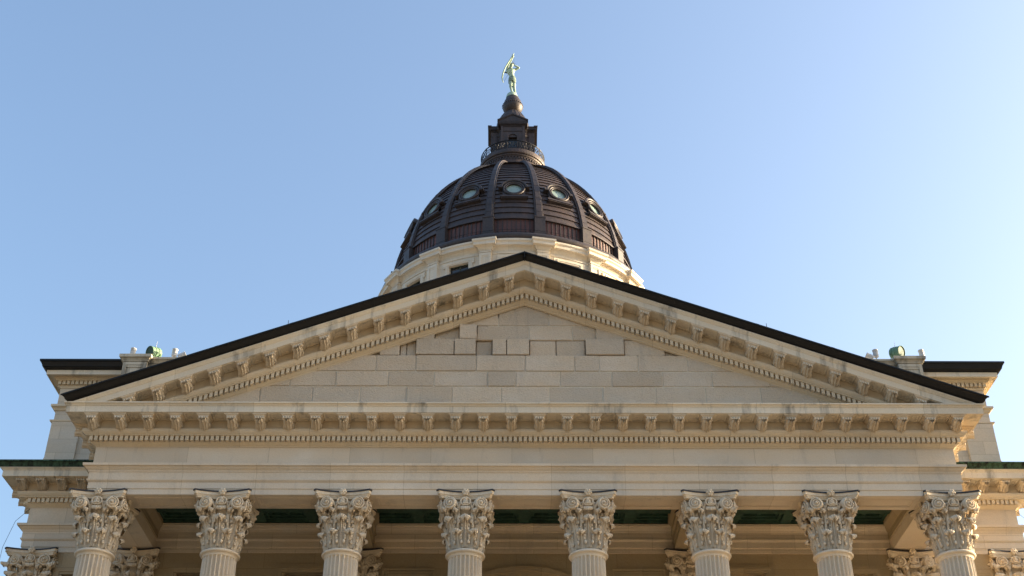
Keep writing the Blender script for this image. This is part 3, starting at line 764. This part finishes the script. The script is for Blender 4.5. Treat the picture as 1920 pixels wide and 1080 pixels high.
# porthole dormers
ZO = 71.3; e = .05
rO = rdome(ZO); dd = (rdome(ZO + e) - rdome(ZO - e)) / (2 * e); tilt = math.atan(-dd) * .85
oc = MB()
def tor(mb, R, r1, y, seg=36):
    mb.grid([[((R + r1 * cos(t)) * cos(a), y + r1 * sin(t) * 1.0, (R + r1 * cos(t)) * sin(a)) for t in [q * 2 * pi / 8 for q in range(8)]] for a in [i * 2 * pi / seg for i in range(seg)]], True, True)
rows = [[(R_ * cos(a), y, R_ * sin(a)) for a in [i * 2 * pi / 36 for i in range(36)]] for R_, y in ((.70, .3), (.70, -.10), (.98, -.12), (1.0, .4))]
oc.grid(rows, True, False, False); tor(oc, .73, .07, -.13); tor(oc, .91, .10, -.14)
# square apron under the ring, sill, and hood with ears
oc.box(-1.0, -.70, -.07, .5, -1.1, .0); oc.box(.70, 1.0, -.07, .5, -1.1, .0)
oc.add([(x, y, z) for y in (-.068, .5) for x, z in [(-1.0, -1.1), (1.0, -1.1), (1.0, -.3), (.7, -.62), (.35, -.88), (0, -.94), (-.35, -.88), (-.7, -.62), (-1.0, -.3)]],
       [tuple(range(9)), tuple(range(17, 8, -1))] + [(i, (i + 1) % 9, 9 + (i + 1) % 9, 9 + i) for i in range(9)])
oc.box(-1.22, 1.22, -.24, .5, -1.30, -1.10); oc.box(-1.15, 1.15, -.18, .5, -1.40, -1.301)
hr = []
for i in range(25):
    a = radians(8 + 164 * i / 24); hr.append([(R_ * cos(a), y, R_ * sin(a) + .02) for R_, y in ((1.02, .4), (1.02, -.26), (1.08, -.30), (1.20, -.30), (1.24, -.24), (1.24, .4))])
oc.grid(hr, True, False, False); oc.add(hr[0], [tuple(range(6))]); oc.add(hr[-1], [tuple(range(5, -1, -1))])
for s in (-1, 1):
    xa, xb = sorted((s * 1.03, s * 1.38)); oc.box(xa, xb, -.28, .4, .03, .25)
Tt = Matrix.Translation((0, -rO - .13, ZO)) @ Matrix.Rotation(-tilt, 4, 'X')
oc.map(lambda p: Tt @ p); o0 = oc.build("porthole_window", M['rib'], DM)
gl = MB(); gl.add([(.71 * cos(i * 2 * pi / 36), .02, .71 * sin(i * 2 * pi / 36)) for i in range(36)] + [(.71 * cos(i * 2 * pi / 36), .06, .71 * sin(i * 2 * pi / 36)) for i in range(36)],
       [tuple(range(36)), tuple(range(71, 35, -1))] + [(i, (i + 1) % 36, 36 + (i + 1) % 36, 36 + i) for i in range(36)])
gl.map(lambda p: Tt @ p); gl.build("pane", M['oculus'], o0)
for k in range(NS):
    o = rb0 if k == 0 else dup(rb0, DM); o.rotation_euler = (0, 0, (k + .5) * 2 * pi / NS)
    o = o0 if k == 0 else dup(o0, DM); o.rotation_euler = (0, 0, k * 2 * pi / NS)

# ------------------------------------------------------------------ lantern
LT = thing("lantern", "dark copper lantern with gables and balcony on top of the dome", "lantern", (DX - .05, DY, 0))
MB().lathe([(3.3, 79.3), (3.60, 79.42), (3.62, 79.55), (3.50, 79.60), (3.44, 79.66), (3.44, 79.80), (3.52, 79.85), (3.54, 79.98), (3.46, 80.08), (3.30, 80.12), (3.30, 80.25), (3.20, 80.32), (3.08, 80.5), (3.02, 80.7), (3.02, 80.98), (3.10, 81.0), (3.10, 81.10), (3.16, 81.12), (3.20, 81.22), (3.20, 81.30), (3.30, 81.34), (3.34, 81.45), (3.34, 81.58), (3.29, 81.60), (3.29, 81.85), (3.2, 81.92), (.1, 81.93)], 72, smooth=False).build("base", M['copper'], LT)
bd = MB()
for k in range(64): bd.box(-.06, .06, -3.10, -2.97, 80.78, 80.98, Matrix.Rotation(k * 2 * pi / 64, 4, 'Z'))
bd.build("dentil_ring", M['copper'], LT)
ra = MB(); RR = 3.16
for z, t in ((82.0, .025), (82.93, .045), (82.84, .02)):
    ra.lathe([(RR + t * cos(q * pi / 3), z + t * sin(q * pi / 3)) for q in range(6)], 96, closed_prof=True)
for k in range(16):
    a = k * 2 * pi / 16 + pi / 16
    for q in range(4):
        a2 = a + (q + .5) * 2 * pi / 64
        T = Matrix.Rotation(a2, 4, 'Z')
        pts = [(.15 * (1 - .55 * t) * cos(t * 4 * pi + (q % 2) * pi), -RR, 82.42 + .36 * (1 - .5 * t) * sin(t * 4 * pi + (q % 2) * pi)) for t in [i / 18 for i in range(19)]]
        ra.tube(pts, .02, 4, T)
rail = ra.build("railing", M['gutter'], LT)
ps = MB().box(-.04, .04, -RR - .04, -RR + .04, 81.9, 83.0); q0 = ps.build("post", M['gutter'], rail)
for k in range(16):
    o = q0 if k == 0 else dup(q0, rail); o.rotation_euler = (0, 0, k * 2 * pi / 16 + pi / 16)
bo = MB()
AW, AL = 1.18, 2.12
bo.lathe([(1.95, 81.9), (1.95, 85.6)], 8, smooth=False, a0=pi / 8, a1=2 * pi + pi / 8)
for f in range(4):
    T = Matrix.Rotation(f * pi / 2, 4, 'Z')
    fn = lambda u, z, d: tuple(T @ Vector((u, -AL + d, z)))
    # wall face with an arched opening
    wall_holes(bo, -AW, AW, 81.9, 85.56, [(-.42, .42, 82.2, 84.2)], fn, .3)
    arc = [(.42 * cos(pi * i / 12), 84.1 + .42 * sin(pi * i / 12)) for i in range(13)]
    bo.add([fn(-AW, 81.9, 0), fn(-AW, 85.56, 0), fn(-AW, 85.56, 1), fn(-AW, 81.9, 1)], [(0, 1, 2, 3)]); bo.add([fn(AW, 81.9, 0), fn(AW, 85.56, 0), fn(AW, 85.56, 1), fn(AW, 81.9, 1)], [(0, 1, 2, 3)])
    for s in (-1, 1):                        # corner strips, recessed side panels
        xa, xb = sorted((s * (AW + .01), s * (AW - .22))); bo.box(xa, xb, -AL - .07, -AL + .25, 81.9, 85.54, T)
        xa, xb = sorted((s * (AW + .10), s * (AW - .02))); bo.box(xa, xb, -AL + .1, -AL + .5, 82, 85.1, T)
    rows = [[fn(R_ * cos(pi * i / 16), 84.1 + R_ * sin(pi * i / 16), -y) for i in range(17)] for R_, y in ((.42, -.01), (.44, .09), (.62, .09), (.64, -.01))]
    bo.grid(rows, False, False, False)
    for s in (-1, 1):
        xa, xb = sorted((s * .43, s * .63)); bo.box(xa, xb, -AL - .08, -AL + .01, 82, 84.1, T)
for f in range(4):
    T = Matrix.Rotation(f * pi / 2 + pi / 4, 4, 'Z')
    for s in (-1, 1): bo.box(s * .55 - .17, s * .55 + .17, -2.02, -1.6, 81.9, 84.93, T)
    bo.box(-.24, .24, -1.86, -1.6, 82.3, 84.4, T)
bo.build("body", M['copper'], LT)
cn = MB()
def cross(mb, o, z0, z1, w_, l_):
    mb.box(-w_ - o, w_ + o, -l_ - o, l_ + o, z0, z1); mb.box(-l_ - o, l_ + o, -w_ - o + .002, w_ + o - .002, z0 + .002, z1 - .002)
for o, z0, z1 in ((.05, 84.95, 85.05), (.06, 85.55, 85.67), (.13, 85.671, 85.75), (.22, 85.751, 85.85), (.27, 85.851, 86.03)): cross(cn, o, z0, z1, AW, AL)
cn.lathe([(2.0, 84.94), (2.05, 85.06), (2.0, 85.5), (2.12, 85.67), (2.25, 85.8), (2.32, 85.99), (1.5, 86.01)], 8, smooth=False, a0=pi / 8, a1=2 * pi + pi / 8)
cn.build("cornice", M['rib'], LT)
for f in range(4):
    gb = MB(); T = Matrix.Rotation(f * pi / 2, 4, 'Z'); hwg = AW + .30; yf = -AL - .30
    for inset, dep, top in ((0, 0, 0),):
        n_ = [(-hwg, 86.04), (hwg, 86.04), (hwg, 86.15), (0, 87.0), (-hwg, 86.15)]
        gb.add([(x, yf, z) for x, z in n_] + [(x, -.8, z) for x, z in n_], [tuple(range(5)), tuple(range(9, 4, -1))] + [(i, (i + 1) % 5, 5 + (i + 1) % 5, 5 + i) for i in range(5)], False, T)
    for s in (-1, 1):                        # raking mould proud of the face
        gb.add([(0, yf - .08, 87.05), (0, yf - .08, 86.87), (s * (hwg + .06), yf - .08, 86.05), (s * (hwg + .06), yf - .08, 86.21), (0, yf + .3, 87.05), (0, yf + .3, 86.87), (s * (hwg + .06), yf + .3, 86.05), (s * (hwg + .06), yf + .3, 86.21)],
               [(0, 1, 2, 3), (7, 6, 5, 4), (0, 3, 7, 4), (1, 5, 6, 2), (2, 6, 7, 3)], False, T)
    gb.build("gable", M['rib'], LT)
    gp_ = MB().box(-.45, .45, -AL + .22, -AL + .25, 82.2, 84.1, T); wnd = gp_.build("window", M['glass'], LT)
cu = MB().lathe([(1.75, 85.9), (1.72, 86.6), (1.70, 86.9), (1.62, 87.4), (1.46, 87.9), (1.24, 88.35), (1.0, 88.75), (.78, 89.0), (.68, 89.1), (.66, 89.2)], 48)
for k in range(24):
    T = Matrix.Rotation(k * 2 * pi / 24, 4, 'Z'); cu.tube([(0, -r_ - .0, z) for r_, z in ((1.72, 86.6), (1.70, 86.9), (1.62, 87.4), (1.46, 87.9), (1.24, 88.35), (1.0, 88.75), (.78, 89.0))], .03, 5, T)
cu.build("cupola", M['rib'], LT)
bl = MB().lathe([(.64, 89.1), (.74, 89.18), (.88, 89.4), (1.0, 89.68), (1.05, 89.88), (1.05, 90.0), (.99, 90.06), (.96, 90.3), (.86, 90.65), (.72, 90.95), (.66, 91.1), (.66, 91.15), (.3, 91.2)], 40)
for k in range(28): bl.ball((1.05 * sin(k * 2 * pi / 28), -1.07 * cos(k * 2 * pi / 28), 90.03), .07, 6)
bl.build("finial", M['rib'], LT)

# ------------------------------------------------------------------ statue
SX, SY, SZ = DX - .12, DY, 91.2
ST = thing("archer_statue", "pale green bronze archer aiming a tall bow at the sky on the lantern top", "statue", (SX, SY, SZ))
MB().lathe([(.62, -.05), (.60, .2), (.52, .45), (.38, .62), (.2, .70), (.02, .72)], 24).build("plinth", M['bronze'], ST)
def skin(name, verts, edges, radii, mat, parent, root=0, sub=2):
    me = bpy.data.meshes.new(name); me.from_pydata(verts, edges, []); me.materials.append(mat)
    o = bpy.data.objects.new(name, me); COL.objects.link(o); o.parent = parent
    s_ = o.modifiers.new("skin", 'SKIN'); s_.use_smooth_shade = True
    for i, r_ in enumerate(radii):
        rr = r_ if isinstance(r_, tuple) else (r_, r_); me.skin_vertices[0].data[i].radius = rr
    for v in me.skin_vertices[0].data: v.use_root = False
    me.skin_vertices[0].data[root].use_root = True
    d = o.modifiers.new("smooth", 'SUBSURF'); d.levels = sub; d.render_levels = sub
    return o
H = [(0, 0, 2.72), (0, .02, 3.05), (-.10, .0, 3.40), (-.20, 0, 3.78), (-.18, -.02, 4.05), (-.10, -.10, 4.22), (-.02, -.20, 4.50), (.03, -.23, 4.66),   # pelvis..head 0-7
     (-.13, 0, 2.62), (-.10, -.10, 1.75), (-.14, .0, 1.65), (-.02, .02, .95), (-.0, -.02, .80), (.02, -.28, .74),       # left leg 8-13
     (.16, 0, 2.62), (.22, .05, 1.75), (.21, .08, 1.65), (.34, .20, .92), (.33, .20, .78), (.44, -.04, .74),            # right leg 14-19
     (-.52, -.05, 3.92), (-.36, -.35, 4.40), (-.10, -.55, 4.80), (.12, -.72, 5.20), (.18, -.76, 5.34),                  # bow arm 20-24
     (.22, .05, 4.02), (.55, -.02, 4.12), (.78, -.10, 4.22), (.45, -.25, 4.26), (.20, -.36, 4.32)]                       # string arm 25-29
E_ = [(0, 1), (1, 2), (2, 3), (3, 4), (4, 5), (5, 6), (6, 7), (0, 8), (8, 9), (9, 10), (10, 11), (11, 12), (12, 13), (0, 14), (14, 15), (15, 16), (16, 17), (17, 18), (18, 19),
      (3, 20), (20, 21), (21, 22), (22, 23), (23, 24), (3, 25), (25, 26), (26, 27), (27, 28), (28, 29)]
Rr = [.30, .27, .33, .36, .24, .11, .20, .13, .27, .19, .18, .11, .11, .08, .27, .19, .18, .11, .11, .08, .16, .13, .11, .08, .09, .16, .13, .12, .09, .085]
skin("body", H, E_, Rr, M['bronze'], ST)
hair = MB(); hair.ball((-.04, -.14, 4.60), .20, 10); hair.tube([(-.08, -.05, 4.70), (-.18, .05, 4.45), (-.2, .08, 4.15)], [.13, .09, .04], 7); hair.build("hair", M['dkbronze'], ST)
ft = MB(); ft.tube([(-.1, .0, 4.7), (.02, .05, 4.95), (.2, .05, 5.1)], [.035, .04, .01], 5); ft.tube([(-.1, .0, 4.7), (.2, .02, 4.85), (.42, .02, 4.86)], [.035, .04, .01], 5); ft.build("feather", M['dkbronze'], ST)
lc = MB()
rows = [[(.02 + rx * sin(2 * pi * j / 20) * (1 + .08 * cos(5 * 2 * pi * j / 20)), .02 - ry * cos(2 * pi * j / 20), z - .1 * abs(sin(2 * pi * j / 20)) * q) for j in range(20)] for z, rx, ry, q in ((2.98, .30, .29, 0), (2.75, .37, .34, .5), (2.45, .40, .36, 1), (2.25, .38, .33, 2))]
lc.grid(rows, True); lc.build("loincloth", M["midbronze"], ST)
bw = [(.22, -.80, 5.62), (.12, -.78, 5.42), (-.02, -.74, 5.15), (-.22, -.66, 4.75), (-.50, -.58, 4.25), (-.72, -.55, 3.75), (-.92, -.52, 3.1), (-1.02, -.50, 2.45), (-.98, -.50, 2.0), (-.90, -.50, 1.72)]
MB().tube(bw, [.03, .05, .06, .07, .075, .075, .085, .085, .06, .03], 7).build("bow", M['bronze'], ST)
MB().tube([bw[0], (.20, -.40, 4.33), bw[-1]], .014, 5).build("bowstring", M['dkbronze'], ST)
ar = MB(); ar.tube([(.30, -.30, 4.30), (-.15, -.62, 5.0), (.1, -.80, 5.5)], .022, 5); ar.build("arrow", M['dkbronze'], ST)
qv = MB(); qv.tube([(-.95, .25, 3.95), (-.3, .38, 3.85), (.2, .40, 3.7)], [.07, .10, .08], 7); qv.build("quiver", M['dkbronze'], ST)

# ------------------------------------------------------------------ roof fittings
def barrel(loc, face, label):
    t = thing("roof_floodlight", label, "floodlight", loc, "green roof floodlights"); t.scale = (.52, .52, .52)
    d = Vector(face).normalized(); q = d.to_track_quat('Z', 'Y').to_matrix().to_4x4()
    mb = MB(); prof = [(.05, -.5), (.44, -.5), (.5, -.42), (.52, .42), (.55, .43), (.55, .50), (.50, .52)]
    rows = [[(r_ * cos(a), r_ * sin(a), z) for a in [i * 2 * pi / 28 for i in range(28)]] for r_, z in prof]
    mb.grid(rows, True, False, True, q)
    for z in (-.2, .1): mb.grid([[((.512 + t_ * cos(b2)) * cos(a), (.512 + t_ * cos(b2)) * sin(a), z + t_ * sin(b2)) for a in [i * 2 * pi / 28 for i in range(28)]] for t_, b2 in ((.02, -1.5), (.025, 0), (.02, 1.5))], True, False, True, q)
    mb.build("housing", M['drumgreen'], t)
    ln = MB(); ln.add([tuple(q @ Vector((.5 * cos(i * 2 * pi / 28), .5 * sin(i * 2 * pi / 28), .46))) for i in range(28)] + [tuple(q @ Vector((.5 * cos(i * 2 * pi / 28), .5 * sin(i * 2 * pi / 28), .44))) for i in range(28)], [tuple(range(28)), tuple(range(55, 27, -1))])
    ln.build("lens", M['ceil'], t)
    br = MB(); br.tube([(-.58, 0, 0), (-.58, 0, -.7), (0, 0, -.9), (.58, 0, -.7), (.58, 0, 0)], .04, 6); br.tube([(0, 0, -.9), (0, 0, -2.5)], .07, 8); br.build("bracket", M['drumgreen'], t)
    rd = MB().tube([(-.1 * d.x, 0, .5), (-.1 * d.x + .02, 0, .8), (-.1 * d.x + .05, 0, 1.15)], [.03, .018, .012], 5); rd.build("lightning_rod", M['white'], t)
barrel((-16.50, 6.6, 30.86), (-.62, -.75, -.25), "green cylindrical floodlight on the roof beside the left pedestal")
barrel((16.85, 6.6, 30.98), (.62, -.75, -.25), "green cylindrical floodlight on the roof beside the right pedestal")
def can(loc, tiltv, label):
    t = thing("spotlight", label, "spotlight", loc, "small white roof spotlights"); t.scale = (.62, .62, .62)
    T = Matrix.Rotation(tiltv, 4, 'Y'); mb = MB()
    rows = [[(r_ * cos(a), r_ * sin(a), z) for a in [i * 2 * pi / 16 for i in range(16)]] for r_, z in ((.02, -.28), (.17, -.28), (.19, -.2), (.19, .24), (.21, .25), (.21, .30), (.18, .30), (.17, .2), (.02, .2))]
    mb.grid(rows, True, False, True, T); mb.build("can", M['white'], t)
    MB().tube([(0, 0, -.2), (0, 0, -2.2)], .04, 6).build("stem", M['white'], t)
can((-17.43, 6.5, 30.84), .1, "small white spotlight just left of the left green floodlight")
can((-15.56, 6.5, 30.80), .05, "upright white spotlight right of the left green floodlight")
can((-15.22, 6.5, 30.68), 1.1, "white spotlight lying tilted near the left gable slope")
can((15.86, 6.5, 30.86), -.05, "upright white spotlight left of the right green floodlight")
can((15.58, 6.5, 30.72), -1.1, "white spotlight lying tilted near the right gable slope")
can((17.93, 6.5, 30.86), -.1, "small white spotlight just right of the right green floodlight")
# thin wires of the bird netting at the two outer corners
for s, lb in ((-1, "thin netting wire at the far left corner of the wing"), (1, "thin netting wire at the far right corner of the wing")):
    wi = MB().tube([(s * 20.0, 5.35, 22.80), (s * 20.36, 5.05, 22.13), (s * 20.55, 4.85, 20.95), (s * 20.6, 4.85, 16)], .008, 4)
    tag(wi.build("netting_wire", M['lead']), lb, "wire")
for x, lb in ((-9.15, "thin lightning rod standing on the left slope of the pediment roof"), (9.35, "thin lightning rod standing on the right slope of the pediment roof")):
    zb = zr - SLG * abs(x); rd = MB().tube([(x, -.9, zb - .05), (x, -.9, zb + .3), (x, -.9, zb + .62)], [.03, .018, .01], 5)
    rd.box(x - .14, x + .14, -.92, -.88, zb - .02, zb + .06)
    tag(rd.build("lightning_rod", M['lead']), lb, "lightning rod", "lightning rods on the pediment roof")
